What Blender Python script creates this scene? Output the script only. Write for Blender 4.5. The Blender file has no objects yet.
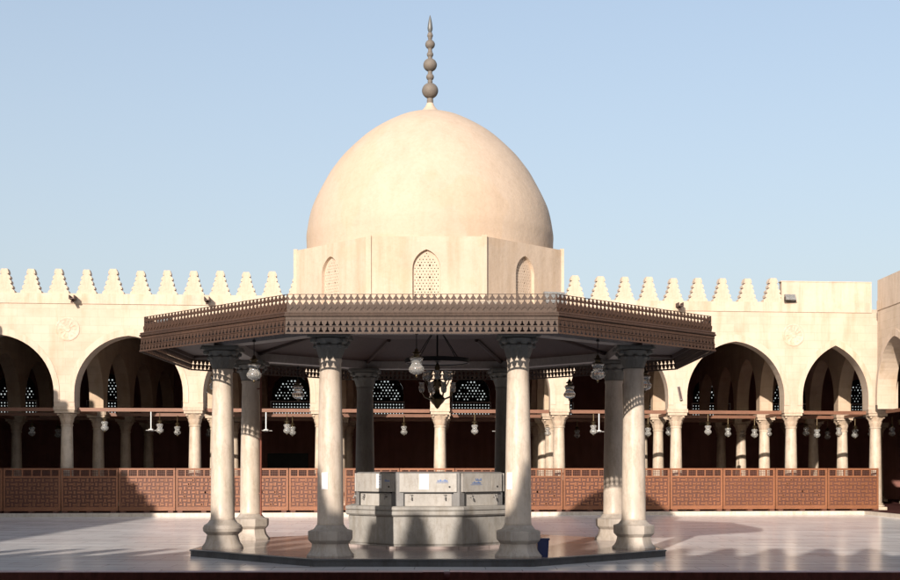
import bpy, math, random
from mathutils import Vector, Matrix
from mathutils.geometry import tessellate_polygon
random.seed(7)
PI = math.pi
R = math.radians
sc = bpy.context.scene
col = sc.collection
CAMZ = 1.665
F = 1292.0

# ------------------------------------------------------------------ materials
def nodes(name):
    m = bpy.data.materials.new(name); m.use_nodes = True
    nt = m.node_tree
    b = nt.nodes['Principled BSDF']
    return m, nt, b
def N(nt, t, **kw):
    n = nt.nodes.new(t)
    for k, v in kw.items(): setattr(n, k, v)
    return n
def coords(nt, scale=(1, 1, 1), kind='Object', rot=(0, 0, 0)):
    tc = N(nt, 'ShaderNodeTexCoord'); mp = N(nt, 'ShaderNodeMapping')
    mp.inputs['Scale'].default_value = scale
    mp.inputs['Rotation'].default_value = rot
    nt.links.new(tc.outputs[kind], mp.inputs['Vector'])
    return mp.outputs['Vector']
def noise(nt, vec, scale, detail=5, rough=.6):
    n = N(nt, 'ShaderNodeTexNoise')
    n.inputs['Scale'].default_value = scale; n.inputs['Detail'].default_value = detail
    n.inputs['Roughness'].default_value = rough
    nt.links.new(vec, n.inputs['Vector'])
    return n.outputs['Fac']
def ramp(nt, fac, stops):
    r = N(nt, 'ShaderNodeValToRGB')
    e = r.color_ramp.elements
    e[0].position, e[0].color = stops[0][0], (*stops[0][1], 1)
    e[1].position, e[1].color = stops[-1][0], (*stops[-1][1], 1)
    for p, c in stops[1:-1]:
        x = e.new(p); x.color = (*c, 1)
    nt.links.new(fac, r.inputs['Fac'])
    return r.outputs['Color']
def mix(nt, a, b, fac, mode='MIX'):
    m = N(nt, 'ShaderNodeMix', data_type='RGBA', blend_type=mode)
    for sock, v in ((m.inputs[6], a), (m.inputs[7], b), (m.inputs[0], fac)):
        if isinstance(v, (tuple, list)): sock.default_value = (*v, 1)
        elif isinstance(v, (int, float)): sock.default_value = v
        else: nt.links.new(v, sock)
    return m.outputs[2]
def bump(nt, b, h, strength=.3, dist=.01, prev=None):
    n = N(nt, 'ShaderNodeBump'); n.inputs['Strength'].default_value = strength
    n.inputs['Distance'].default_value = dist
    nt.links.new(h, n.inputs['Height'])
    if prev is not None: nt.links.new(prev, n.inputs['Normal'])
    nt.links.new(n.outputs['Normal'], b.inputs['Normal'])
    return n.outputs['Normal']
def scl(c, k): return tuple(min(1, x * k) for x in c)

def plaster(name, base, blotch=.12, streak=.1, bumpd=.012, rough=.85):
    m, nt, b = nodes(name)
    v = coords(nt); vs = coords(nt, (2.2, 2.2, .22))
    c1 = ramp(nt, noise(nt, v, .9, 6), [(.3, scl(base, 1 - blotch)), (.5, base), (.72, scl(base, 1 + blotch * .5))])
    c2 = ramp(nt, noise(nt, vs, 1.6, 5, .65), [(.34, (1 - streak * 1.6, 1 - streak * 2.0, 1 - streak * 2.6)), (.55, (1, 1, 1)), (.8, (1, 1, 1))])
    c3 = ramp(nt, noise(nt, v, 14, 4), [(.3, (.95, .94, .92)), (.7, (1, 1, 1))])
    c = mix(nt, mix(nt, c1, c2, 1.0, 'MULTIPLY'), c3, 1.0, 'MULTIPLY')
    ck = ramp(nt, noise(nt, coords(nt, (1, 1, 1.6)), 1.7, 9, .72), [(.488, (1, 1, 1)), (.5, (.86, .83, .8)), (.512, (1, 1, 1))])
    pt = ramp(nt, noise(nt, coords(nt, (1, 1, 1), rot=(.4, 0, 1)), .7, 2), [(.55, (1, 1, 1)), (.58, (1.0, .975, .94))])
    c = mix(nt, mix(nt, c, ck, .55, 'MULTIPLY'), pt, 1.0, 'MULTIPLY')
    nt.links.new(c, b.inputs['Base Color'])
    b.inputs['Roughness'].default_value = rough
    p = bump(nt, b, noise(nt, v, 2.2, 4), .5, bumpd * 3)
    bump(nt, b, noise(nt, v, 35, 3), .35, bumpd * .4, p)
    return m

def ashlar(name, base, bw=.62, bh=.3):
    """plastered block work with fine joints"""
    m, nt, b = nodes(name)
    tc = N(nt, 'ShaderNodeTexCoord')
    sp = N(nt, 'ShaderNodeSeparateXYZ'); nt.links.new(tc.outputs['Object'], sp.inputs[0])
    ad = N(nt, 'ShaderNodeMath', operation='ADD')
    nt.links.new(sp.outputs[0], ad.inputs[0]); nt.links.new(sp.outputs[1], ad.inputs[1])
    cb = N(nt, 'ShaderNodeCombineXYZ'); nt.links.new(ad.outputs[0], cb.inputs[0]); nt.links.new(sp.outputs[2], cb.inputs[1])
    br = N(nt, 'ShaderNodeTexBrick')
    br.inputs['Scale'].default_value = 1; br.inputs['Brick Width'].default_value = bw
    br.inputs['Row Height'].default_value = bh; br.inputs['Mortar Size'].default_value = .008
    br.inputs['Mortar Smooth'].default_value = .6
    br.inputs['Color1'].default_value = (*base, 1); br.inputs['Color2'].default_value = (*scl(base, .93), 1)
    br.inputs['Mortar'].default_value = (*scl(base, .82), 1)
    nt.links.new(cb.outputs[0], br.inputs['Vector'])
    v = coords(nt)
    c1 = ramp(nt, noise(nt, v, 1.1, 6), [(.3, (.86, .84, .8)), (.6, (1, 1, 1)), (.8, (1.0, 1.0, 1.0))])
    vs = coords(nt, (1.6, 1.6, .25))
    c2 = ramp(nt, noise(nt, vs, 1.3, 5), [(.33, (.86, .82, .76)), (.5, (1, 1, 1)), (.8, (1, 1, 1))])
    c = mix(nt, mix(nt, br.outputs['Color'], c1, 1.0, 'MULTIPLY'), c2, .8, 'MULTIPLY')
    nt.links.new(c, b.inputs['Base Color']); b.inputs['Roughness'].default_value = .88
    inv = N(nt, 'ShaderNodeMath', operation='SUBTRACT'); inv.inputs[0].default_value = 1
    nt.links.new(br.outputs['Fac'], inv.inputs[1])
    p = bump(nt, b, inv.outputs[0], .35, .006)
    bump(nt, b, noise(nt, v, 6, 5), .5, .02, p)
    return m

def stone(name, base, rough=.5, dirt=.35, vein=True, spec=.4):
    m, nt, b = nodes(name)
    v = coords(nt)
    c1 = ramp(nt, noise(nt, v, 1.6, 7, .62), [(.3, scl(base, 1 - dirt)), (.52, base), (.75, scl(base, 1.12))])
    c2 = ramp(nt, noise(nt, coords(nt, (3, 3, .6)), 2.5, 6, .7), [(.36, (.72, .67, .6)), (.52, (1, 1, 1)), (.8, (1, 1, 1))])
    oi = N(nt, 'ShaderNodeObjectInfo'); ro = ramp(nt, oi.outputs['Random'], [(0, (.86, .85, .85)), (1, (1.0, 1.0, 1.0))])
    # thin dark veins
    vn = ramp(nt, noise(nt, coords(nt, (1, 1, .5), rot=(.5, .3, 0)), 3.2, 8, .7), [(.47, (1, 1, 1)), (.5, (.80, .78, .76)), (.53, (1, 1, 1))])
    c = mix(nt, mix(nt, mix(nt, c1, c2, .6, 'MULTIPLY'), ro, 1.0, 'MULTIPLY'), vn, .6, 'MULTIPLY')
    nt.links.new(c, b.inputs['Base Color'])
    b.inputs['Roughness'].default_value = rough
    b.inputs['Specular IOR Level'].default_value = spec
    bump(nt, b, noise(nt, v, 18, 6), .35, .008)
    return m

def wood(name, base, grain=(1, 1, 1), rough=.6, contrast=.35, scale=9):
    m, nt, b = nodes(name)
    v = coords(nt, grain)
    c1 = ramp(nt, noise(nt, v, scale, 6, .65), [(.25, scl(base, 1 - contrast)), (.5, base), (.78, scl(base, 1 + contrast))])
    c2 = ramp(nt, noise(nt, coords(nt), .9, 4), [(.3, (.7, .68, .66)), (.7, (1.0, 1.0, 1.0))])
    oi = N(nt, 'ShaderNodeObjectInfo'); ro = ramp(nt, oi.outputs['Random'], [(0, (.66, .64, .62)), (1, (1.0, 1.0, 1.0))])
    nt.links.new(mix(nt, mix(nt, c1, c2, .8, 'MULTIPLY'), ro, .8, 'MULTIPLY'), b.inputs['Base Color'])
    b.inputs['Roughness'].default_value = rough
    bump(nt, b, noise(nt, v, scale * 2, 4), .3, .004)
    return m

def plain(name, base, rough=.5, metal=0, spec=.5, trans=0):
    m, nt, b = nodes(name)
    v = coords(nt)
    c = ramp(nt, noise(nt, v, 7, 4), [(.3, scl(base, .85)), (.7, scl(base, 1.1))])
    nt.links.new(c, b.inputs['Base Color'])
    b.inputs['Roughness'].default_value = rough; b.inputs['Metallic'].default_value = metal
    b.inputs['Specular IOR Level'].default_value = spec
    b.inputs['Transmission Weight'].default_value = trans
    return m

def floor_marble(name, base, rough, slab=(1.2, .6), seam=.8):
    m, nt, b = nodes(name)
    tc = N(nt, 'ShaderNodeTexCoord')
    br = N(nt, 'ShaderNodeTexBrick')
    br.inputs['Scale'].default_value = 1; br.inputs['Brick Width'].default_value = slab[0]
    br.inputs['Row Height'].default_value = slab[1]; br.inputs['Mortar Size'].default_value = .009
    br.inputs['Color1'].default_value = (*base, 1); br.inputs['Color2'].default_value = (*scl(base, .84), 1)
    br.inputs['Mortar'].default_value = (*scl(base, .5), 1)
    nt.links.new(tc.outputs['Object'], br.inputs['Vector'])
    v = coords(nt, (.55, 1.0, 1))
    n1 = noise(nt, v, .35, 7, .65)
    c1 = ramp(nt, n1, [(.3, (.80, .76, .76)), (.5, (.97, .95, .94)), (.7, (1, 1, 1))])
    n2 = noise(nt, coords(nt, (.35, 2.6, 1)), 1.3, 6, .65)
    c2 = ramp(nt, n2, [(.32, (.78, .75, .75)), (.55, (1, 1, 1)), (.8, (1, 1, 1))])
    c = mix(nt, mix(nt, br.outputs['Color'], c1, 1.0, 'MULTIPLY'), c2, .8, 'MULTIPLY')
    nt.links.new(c, b.inputs['Base Color'])
    rr = N(nt, 'ShaderNodeMapRange'); rr.inputs['To Min'].default_value = rough * .6; rr.inputs['To Max'].default_value = rough * 1.5
    nt.links.new(n2, rr.inputs['Value']); nt.links.new(rr.outputs[0], b.inputs['Roughness'])
    b.inputs['Specular IOR Level'].default_value = .15
    bump(nt, b, noise(nt, coords(nt), 1.6, 4), .25, .006)
    return m

CREAM = (.62, .50, .355)
M = {}
M['plaster'] = plaster('cream_plaster', (.545, .44, .35))
M['dome'] = plaster('dome_plaster', (.475, .375, .29), .06, .03, .014)
M['drum'] = plaster('drum_plaster', (.495, .395, .31), .07, .09)
M['ashlar'] = ashlar('plastered_blockwork', (.545, .44, .345))
M['inner'] = ashlar('inner_blockwork', (.52, .40, .29))
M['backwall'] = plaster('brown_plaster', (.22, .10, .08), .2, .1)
M['ceilwood'] = wood('ceiling_timber', (.05, .03, .025), (.4, 4, 1))
M['column'] = stone('column_marble', (.55, .46, .36), .45, .22)
M['fcolumn'] = stone('pavilion_marble', (.54, .465, .385), .42, .15)
M['base'] = stone('base_marble', (.42, .375, .325), .5, .3)
M['capital'] = stone('weathered_shaded_capital', (.19, .185, .165), .7, .3)  # weathered marble, darkened further to put the canopy shade into its colour
M['capital2'] = stone('arcade_capital', (.48, .38, .285), .6, .25)
M['greyshaft'] = stone('dark_grey_shaft', (.15, .14, .125), .5, .25)  # darker grey shafts for the two rear columns
M['fountain'] = stone('fountain_marble', (.31, .30, .28), .4, .3)
M['panel'] = stone('fountain_panel', (.39, .375, .35), .35, .12)
M['cistern'] = stone('grey_cistern_stone', (.20, .20, .20), .5, .2)
M['darkmarble'] = stone('dark_plinth_marble', (.075, .08, .085), .3, .35)
M['floor'] = floor_marble('courtyard_marble', (.78, .785, .79), .17)
M['plinthtop'] = floor_marble('plinth_marble', (.40, .345, .325), .14)
M['kerb'] = stone('kerb_marble', (.56, .50, .42), .5, .15)
M['riwaqfloor'] = plain('carpet_red', (.05, .016, .014), .95, 0, .1)
M['canopy_grey'] = wood('weathered_grey_timber', (.09, .060, .045), (3, 3, .6), .75, .35)
M['canopy_brown'] = wood('brown_timber', (.068, .034, .020), (3, 3, .6), .65, .4)
M['soffit'] = wood('soffit_timber', (.075, .042, .034), (2, 6, 1), .7, .4)
M['palewood'] = wood('pale_painted_timber', (.34, .30, .28), (2, 2, 1), .7, .2)
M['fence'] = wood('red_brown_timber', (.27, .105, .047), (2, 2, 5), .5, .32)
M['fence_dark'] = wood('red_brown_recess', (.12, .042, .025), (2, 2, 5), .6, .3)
M['nearfence'] = wood('dark_red_timber', (.62, .24, .22), (5, 2, 2), .5, .3)
M['beam'] = wood('red_painted_beam', (.20, .088, .05), (.6, 6, 6), .55, .3)
M['iron'] = plain('dark_iron', (.02, .02, .02), .5, .6)
M['brass'] = plain('aged_brass', (.12, .09, .05), .35, .9)
M['glass'] = plain('lamp_glass', (.62, .62, .60), .1, 0, .8, .75)
M['white'] = plain('white_enamel', (.75, .74, .72), .4)
M['paper'] = plain('white_paper', (.85, .85, .84), .8)
M['ink'] = plain('blue_ink', (.12, .2, .42), .7)
M['black'] = plain('black_rubber', (.02, .02, .02), .6)
M['blue'] = plain('blue_plastic', (.012, .02, .075), .4)
M['rust'] = plain('rust_red_paint', (.16, .05, .03), .55)
M['grey'] = plain('grey_metal', (.26, .25, .24), .5, .3)
M['finial'] = plain('weathered_bronze', (.15, .128, .108), .75, .1)
M['tip'] = plain('grey_bronze', (.13, .13, .125), .5, .4)
M['outer'] = plain('street_ground', (.25, .22, .18), .9)
M['roof'] = plain('roof_screed', (.42, .35, .27), .9)
M['glow'] = plain('frosted_pane', (.8, .8, .8), .3)

# ------------------------------------------------------------------ mesh builder
class MB:
    def __init__(s): s.v = []; s.f = []
    def add(s, vs, fs):
        o = len(s.v); s.v += [tuple(p) for p in vs]; s.f += [tuple(i + o for i in f) for f in fs]
    def box(s, x0, x1, y0, y1, z0, z1, fn=None):
        p = [(x, y, z) for z in (z0, z1) for y in (y0, y1) for x in (x0, x1)]
        if fn: p = [fn(*q) for q in p]
        s.add(p, [(0, 2, 3, 1), (4, 5, 7, 6), (0, 1, 5, 4), (2, 6, 7, 3), (0, 4, 6, 2), (1, 3, 7, 5)])
    def rbox(s, c, size, rot=0, tilt=0):
        m = Matrix.Rotation(rot, 3, 'Z') @ Matrix.Rotation(tilt, 3, 'X')
        hx, hy, hz = [k / 2 for k in size]
        s.box(-hx, hx, -hy, hy, -hz, hz, lambda x, y, z: tuple(Vector(c) + m @ Vector((x, y, z))))
    def lathe(s, prof, seg=24, c=(0, 0, 0), mod=None, cap=True, phase=0):
        n = len(prof); vs = []
        for i, (r, z) in enumerate(prof):
            for k in range(seg):
                a = 2 * PI * k / seg + phase
                rr = r * (mod(a, i, z) if mod else 1)
                vs.append((c[0] + rr * math.cos(a), c[1] + rr * math.sin(a), c[2] + z))
        fs = [(i * seg + k, i * seg + (k + 1) % seg, (i + 1) * seg + (k + 1) % seg, (i + 1) * seg + k) for i in range(n - 1) for k in range(seg)]
        if cap: fs += [tuple(range(seg))[::-1], tuple((n - 1) * seg + k for k in range(seg))]
        s.add(vs, fs)
    def tube(s, a, b, r, seg=8, r2=None):
        a, b = Vector(a), Vector(b); d = (b - a).normalized()
        u = d.orthogonal().normalized(); w = d.cross(u); r2 = r if r2 is None else r2
        vs = [tuple(p + (u * math.cos(t) + w * math.sin(t)) * q) for p, q in ((a, r), (b, r2)) for t in [2 * PI * k / seg for k in range(seg)]]
        s.add(vs, [(k, (k + 1) % seg, seg + (k + 1) % seg, seg + k) for k in range(seg)] + [tuple(range(seg))[::-1], tuple(range(seg, 2 * seg))])
    def panel(s, outer, holes, fn, w0, w1, sides=True):
        """flat piece in (u,z), thickness w0..w1, mapped by fn(u,w,z)"""
        loops = [[Vector((u, z, 0)) for u, z in outer]] + [[Vector((u, z, 0)) for u, z in h] for h in holes]
        tris = tessellate_polygon(loops)
        flat = [p for l in loops for p in l]; n = len(flat)
        vs = [fn(p.x, w0, p.y) for p in flat] + [fn(p.x, w1, p.y) for p in flat]
        fs = [tuple(t) for t in tris] + [tuple(i + n for i in t[::-1]) for t in tris]
        o = 0
        for li, l in enumerate(loops):
            k = len(l)
            if li > 0 or sides is True:
                fs += [(o + i, o + (i + 1) % k, n + o + (i + 1) % k, n + o + i) for i in range(k)]
            elif sides:
                fs += [(o + i, o + (i + 1) % k, n + o + (i + 1) % k, n + o + i) for i in sides]
            o += k
        s.add(vs, fs)
    def build(s, name, mat, parent=None, loc=(0, 0, 0), smooth=None, off=(0, 0, 0), rot=None):
        me = bpy.data.meshes.new(name)
        vs = s.v if off == (0, 0, 0) else [(x - off[0], y - off[1], z - off[2]) for x, y, z in s.v]
        me.from_pydata(vs, [], s.f); me.validate()
        import bmesh
        bm = bmesh.new(); bm.from_mesh(me); bmesh.ops.recalc_face_normals(bm, faces=bm.faces); bm.to_mesh(me); bm.free()
        me.materials.append(mat)
        if smooth:
            me.polygons.foreach_set('use_smooth', [True] * len(me.polygons))
            me.set_sharp_from_angle(angle=R(smooth))
        o = bpy.data.objects.new(name, me); col.objects.link(o)
        o.location = loc; o.parent = parent
        if rot: o.rotation_euler = rot
        return o
def thing(name, label, cat, loc=(0, 0, 0), rz=0, group=None):
    o = bpy.data.objects.new(name, None); col.objects.link(o)
    o.location = loc; o.rotation_euler = (0, 0, rz)
    o.empty_display_size = .2
    o['label'] = label; o['category'] = cat
    if group: o['group'] = group
    return o
def tag(o, label, cat, group=None):
    o['label'] = label; o['category'] = cat
    if group: o['group'] = group
    return o
def struct(o, kind='structure'):
    o['kind'] = kind; return o
def kids(o): return [c for c in col.objects if c.parent == o]
def dup(o, loc, label=None, rz=None, parent=None):
    r = o.copy(); col.objects.link(r); r.location = loc
    if rz is not None: r.rotation_euler = (0, 0, rz)
    if label: r['label'] = label
    if parent is not None: r.parent = parent
    for c in kids(o):
        d = c.copy(); col.objects.link(d); d.parent = r
        for g in kids(c):
            e = g.copy(); col.objects.link(e); e.parent = d
    return r

def parch(uc, half, zs, rise, n=14, drop=0.0):
    """pointed arch curve from left springing over the apex to right springing"""
    Rr = (rise * rise + half * half) / (2 * half)
    cx = uc - half + Rr
    a0 = PI; a1 = PI - math.acos(max(-1, min(1, (Rr - half) / Rr)))
    L = [(cx + Rr * math.cos(a0 + (a1 - a0) * i / n), zs + Rr * math.sin(a0 + (a1 - a0) * i / n)) for i in range(n + 1)]
    Rt = [(2 * uc - u, z) for u, z in L[:-1]][::-1]
    return L + Rt

# ------------------------------------------------------------------ setting: ground
def sheet(name, x0, x1, y0, y1, z, mat, nx=1, ny=1):
    mb = MB(); vs = [(x0 + (x1 - x0) * i / nx, y0 + (y1 - y0) * j / ny, z) for j in range(ny + 1) for i in range(nx + 1)]
    fs = [(j * (nx + 1) + i, j * (nx + 1) + i + 1, (j + 1) * (nx + 1) + i + 1, (j + 1) * (nx + 1) + i) for j in range(ny) for i in range(nx)]
    mb.add(vs, fs)
    return struct(mb.build(name, mat))
sheet('ground', -1500, 1500, -1500, 1500, -.02, M['outer'])
sheet('courtyard_floor', -21, 21, -2, 52, 0, M['floor'])

# ------------------------------------------------------------------ far arcade
K = 3.0 / 32.37
def WY(x): return 46.5 + (x + 16.2) * K
def far(x, v, z): return (x, WY(x) + v, z)
def px2X(px, v=.35):
    t = (px - 450) / F           # X = t*Y, Y = 46.5+v+(X+16.2)K
    return t * (46.5 + v + 16.2 * K) / (1 - t * K)
TH = .7
ZI, ZC, ZP, ZW = 3.97, 7.68, 8.05, 8.83
colpx = [67, 195, 321, 440, 559, 676, 791]
XC = [-18.5] + [px2X(p) for p in colpx] + [16.42]
HALF = [.36] * 8 + [.40]
FO = (0, 48.0, 0)
arcade = thing('arcade', 'long crenellated cream arcade of pointed arches across the far side, with carved round medallions', 'arcade', FO)

def arcade_wall(fn, xc, half, x0, x1, ztop, apex=6.54, zs=4.45, w0=0.0, w1=TH, band=True, zi=ZI):
    out = [(x0, zi)]
    arches = []
    for i in range(len(xc)):
        a, b = xc[i] - half[i], xc[i] + half[i]
        if i == 0:
            if a > x0 + .01: out += [(a, zi)] if False else []
        else:
            pa = xc[i - 1] + half[i - 1]
            uc = (pa + a) / 2; h = (a - pa) / 2
            r = (apex if h > 1.5 else apex - .12) - zs
            c = parch(uc, h, zs, r)
            out += [(pa, zi)] + c + [(a, zi)]
            arches.append((uc, h, r))
    out += [(x1, zi), (x1, ztop), (x0, ztop)]
    cl = [out[0]]
    for p in out[1:]:
        if abs(p[0] - cl[-1][0]) + abs(p[1] - cl[-1][1]) > 1e-5: cl.append(p)
    mb = MB(); mb.panel(cl, [], fn, w0, w1)
    bd = MB()
    if band:
        for uc, h, r in arches:
            inner = [(uc - h, zi + .15)] + parch(uc, h, zs, r) + [(uc + h, zi + .15)]
            outer = [(uc - h - .2, zi + .15)] + parch(uc, h + .2, zs, r + .27) + [(uc + h + .2, zi + .15)]
            n = len(inner); vs = []
            for (iu, iz), (ou, oz) in zip(inner, outer):
                vs += [fn(iu, w0, iz), fn(iu, w0 - .022, iz), fn(ou, w0 - .022, oz), fn(ou, w0, oz)]
            fs = []
            for i in range(n - 1):
                for k in range(3): fs.append((i * 4 + k, i * 4 + k + 1, i * 4 + 4 + k + 1, i * 4 + 4 + k))
            fs += [(0, 1, 2, 3), tuple((n - 1) * 4 + k for k in (3, 2, 1, 0))]
            bd.add(vs, fs)
    return mb, bd, arches

wall, band, far_arches = arcade_wall(far, XC, HALF, -19.6, 17.2, ZC)
wall.build('wall', M['ashlar'], arcade, off=FO)
band.build('archivolt', M['plaster'], arcade, off=FO, smooth=30)
mb = MB(); mb.box(-19.6, 16.15, -.035, .6, ZC, ZP, far); mb.build('parapet', M['plaster'], arcade, off=FO)
mb = MB(); mb.box(12.62, 16.15, .0, .34, ZP, ZW, far); mb.box(12.58, 16.15, -.015, .355, ZW, ZW + .035, far)
mb.build('attic_wall', M['plaster'], arcade, off=FO)

# crenels
def crenel_poly(H=.90, steps=5, j=0):
    ws = [w + random.uniform(-j, j) for w in (.37, .31, .25, .20, .155)]
    L = []
    for k in range(steps):
        z0, z1 = H * k / steps, H * (k + 1) / steps
        nx_ = ws[k + 1] - .05 if k < 4 else .105
        L += [(ws[k], z0), (ws[k] - .004, z0 + .075), (nx_, z1)]
    return L + [(-u, z) for u, z in L[::-1]]
crm = MB(); crm.panel(crenel_poly(), [], lambda u, w, z: (u, w, z), 0, .34)
cr0 = crm.build('crenel', M['plaster'], arcade)
crv = [cr0.data]
for _ in range(4):
    m_ = MB(); m_.panel(crenel_poly(.90 + random.uniform(-.03, .01), j=.012), [], lambda u, w, z: (u, w, z), 0, .34)
    t_ = m_.build('crenel', M['plaster'], arcade); crv.append(t_.data); bpy.data.objects.remove(t_)
crpx = [5, 31.5, 59, 87, 113.5, 141, 167.5, 194, 220.5, 246.5, 272.5]
cx = [px2X(p, .1) for p in crpx]
cxr = [px2X(p, .1) for p in (575, 600.5, 625, 649, 673.5, 698, 722.5, 747.5, 773)]
allc = [cx[0] - .98, cx[0] - 1.96, cx[0] - 2.94] + cx + [cx[-1] + (cxr[0] - cx[-1]) * k / 12 for k in range(1, 12)] + cxr
for i, x in enumerate(allc):
    p = far(x, .03, ZP)
    o = cr0 if i == 0 else cr0.copy()
    if i: col.objects.link(o)
    o.data = random.choice(crv)
    o.parent = arcade
    o.location = (p[0] - FO[0], p[1] - FO[1], p[2]); o.rotation_euler = (0, 0, math.atan(K))
    o.scale = (1 + random.uniform(-.04, .04), 1, 1 + random.uniform(-.02, .02))

# columns
def acolumn_meshes():
    sh = MB(); sh.lathe([(.245, .28), (.25, .34), (.245, .6), (.235, 1.5), (.215, 2.6), (.20, 3.22), (.225, 3.25), (.225, 3.30)], 20)
    cp = MB()
    prof = [(.20, 3.30), (.215, 3.36), (.25, 3.48), (.245, 3.50), (.27, 3.56), (.325, 3.68), (.335, 3.70), (.30, 3.72)]
    cp.lathe(prof, 32, mod=lambda a, i, z: 1 + (.055 * math.cos(8 * a) if i in (1, 2, 4, 5, 6) else 0) * (1 if i < 3 else 1.3))
    for k in range(4):
        a = PI / 4 + k * PI / 2
        cp.lathe([(.01, -.05), (.05, -.03), (.06, 0), (.05, .03), (.01, .05)], 8, (.34 * math.cos(a), .34 * math.sin(a), 3.67))
    ab = MB(); ab.box(-.36, .36, -.34, .34, 3.722, 3.83); ab.box(-.39, .39, -.37, .37, 3.832, ZI - .002)
    bs = MB(); bs.box(-.34, .34, -.34, .34, .0, .12)
    bs.lathe([(.33, .121), (.345, .155), (.33, .19), (.29, .205), (.275, .225), (.30, .245), (.295, .27), (.25, .281)], 20)
    return sh, cp, ab, bs
s_, c_, a_, b_ = acolumn_meshes()
FL = .13   # raised gallery floor
def scaled(mb, dz=0, z0=0):
    return mb
colproto = s_.build('column', M['column'], arcade, smooth=40)
for nm, mb_, mt in (('capital', c_, 'capital2'), ('abacus', a_, 'capital2'), ('base', b_, 'column')):
    mb_.build(nm, M[mt], colproto, smooth=40)
first = True
def place_col(p, root, off, dx=0):
    global first
    loc = (p[0] - off[0], p[1] - off[1], p[2] - off[2])
    if first:
        colproto.location = loc; first = False; o = colproto
    else:
        o = dup(colproto, loc, parent=root)
    # the gallery floor is raised: shorten so the top keeps its height
    o.scale = (1, 1, (ZI - FL) / ZI)
    o.rotation_euler = (0, 0, random.choice((0, PI / 2, PI)))
    return o
ROWV = [.35, 4.55, 8.85, 13.1]
for r_, v in enumerate(ROWV):
    for i, x in enumerate(XC + ([20.9] if r_ else [])):
        if r_ == 3 and i in (0,): continue
        place_col(far(x, v, FL), arcade, FO)

# interior walls running back from each column line
for i, x in enumerate(XC + [20.9]):
    vc = ROWV + [17.6]
    v0 = TH + .002 if i < len(XC) else 1.0
    def fy(u, w, z, x=x): return far(x + w, u, z)
    if i < len(XC):
        w_, b_2, _ = arcade_wall(fy, vc, [.3] * 5, v0, 17.3, 7.5, apex=6.45, w0=-.27, w1=.27, band=False)
        w_.build('cross_wall', M['inner'], arcade, off=FO)
# roof and ceiling
mb = MB(); mb.box(-24, 24, TH + .004, 18.1, 7.62, 7.9, far); mb.build('roof', M['roof'], arcade, off=FO)
mb = MB(); 
for k in range(56):
    mb.box(-23.5 + k * .85, -23.5 + k * .85 + .16, TH + .01, 17.2, 7.502, 7.60, far)
mb.build('ceiling_joists', M['ceilwood'], arcade, off=FO)
# tie beams
def beam(mb, p, q, w, h, z):
    p, q = Vector(p), Vector(q); d = (q - p).normalized(); n = Vector((-d.y, d.x, 0)) * w / 2
    vs = [tuple(a + n * s + Vector((0, 0, zz))) for zz in (z, z + h) for a in (p, q) for s in (1, -1)]
    mb.add(vs, [(0, 1, 3, 2), (4, 6, 7, 5), (0, 2, 6, 4), (1, 5, 7, 3), (0, 4, 5, 1), (2, 3, 7, 6)])
for r_, v in enumerate(ROWV[:3]):
    mb = MB()
    for i in range(len(XC) - 1):
        beam(mb, (XC[i] + .395, WY(XC[i] + .395) + v, 0), (XC[i + 1] - .395, WY(XC[i + 1] - .395) + v, 0), .12, .13, 3.80)
    mb.build('tie_beam', M['beam'], arcade, off=FO)
for i, x in enumerate(XC):
    mb = MB()
    for a, b in zip(ROWV[:-1], ROWV[1:]):
        beam(mb, far(x, a + .38, 0), far(x, b - .38, 0), .1, .12, 3.81)
    mb.build('cross_tie_beam', M['beam'], arcade, off=FO)
# back wall with grille windows
wx = [-21.3, -16.9, -12.3, -7.95, -3.3, 1.07, 5.3, 9.4, 13.46, 17.5, 21.5]
VB = 17.35
def fb(u, w, z): return far(u, VB + w, z)
holes = [[(x - .95, 4.41)] + [(x + .95, 4.41)] + parch(x, .95, 5.55, .85, 8)[::-1] for x in wx]
door = [(-8.2 - .95, FL + .001), (-8.2 + .95, FL + .001), (-8.2 + .95, 2.55), (-8.2 - .95, 2.55)]
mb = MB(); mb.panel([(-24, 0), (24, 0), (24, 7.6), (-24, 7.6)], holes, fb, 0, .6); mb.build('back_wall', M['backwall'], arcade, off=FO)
def grille_mesh():
    g = MB(); hs = []
    def star(x, z, rr, n=8): hs.append([(x + rr * (1 if k % 2 else .55) * math.cos(k * PI / n * 2 / 1), z + rr * (1 if k % 2 else .55) * math.sin(k * PI / n * 2 / 1)) for k in range(n)])
    for j in range(4):
        for i in range(13): star(-.9 + i * .15, .07 + j * .15, .044)
    s = .17
    for j in range(8):
        for i in range(-6, 7):
            x = i * s + (s / 2 if j % 2 else 0); z = .80 + j * s * .86
            half = .9
            lim = half if z < 1.05 else half * max(0, 1 - ((z - 1.05) / .85) ** 1.6)
            if abs(x) + .08 > lim: continue
            if random.random() < .15: continue
            star(x, z, random.choice((.03, .042, .056)))
    out = [(-.948, -.03), (.948, -.03)] + parch(0, .948, 1.1, .848, 8)[::-1]
    g.panel(out, hs, lambda u, w, z: (u, w, z), 0, .05)
    return g
g = grille_mesh()
g0 = None
for x in wx:
    p = fb(x, .2, 4.45)
    loc = (p[0] - FO[0], p[1] - FO[1], p[2])
    if g0 is None: o = g0 = g.build('window_grille', M['iron'], arcade, loc=loc)
    else: o = g0.copy(); col.objects.link(o); o.location = loc
    o.rotation_euler = (0, 0, math.atan(K))
mb = MB(); mb.panel([(-9.1, FL), (-7.1, FL), (-7.1, 2.5), (-9.1, 2.5)], [], fb, -.06, -.005); mb.build('door', M['iron'], arcade, off=FO)
for xe in (-24.5, 24.0):
    mb = MB(); mb.box(xe, xe + .5, -3.5 if xe < 0 else .0, 18.0, 0, 7.93, far); mb.build('end_wall', M['backwall'], arcade, off=FO)
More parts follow.
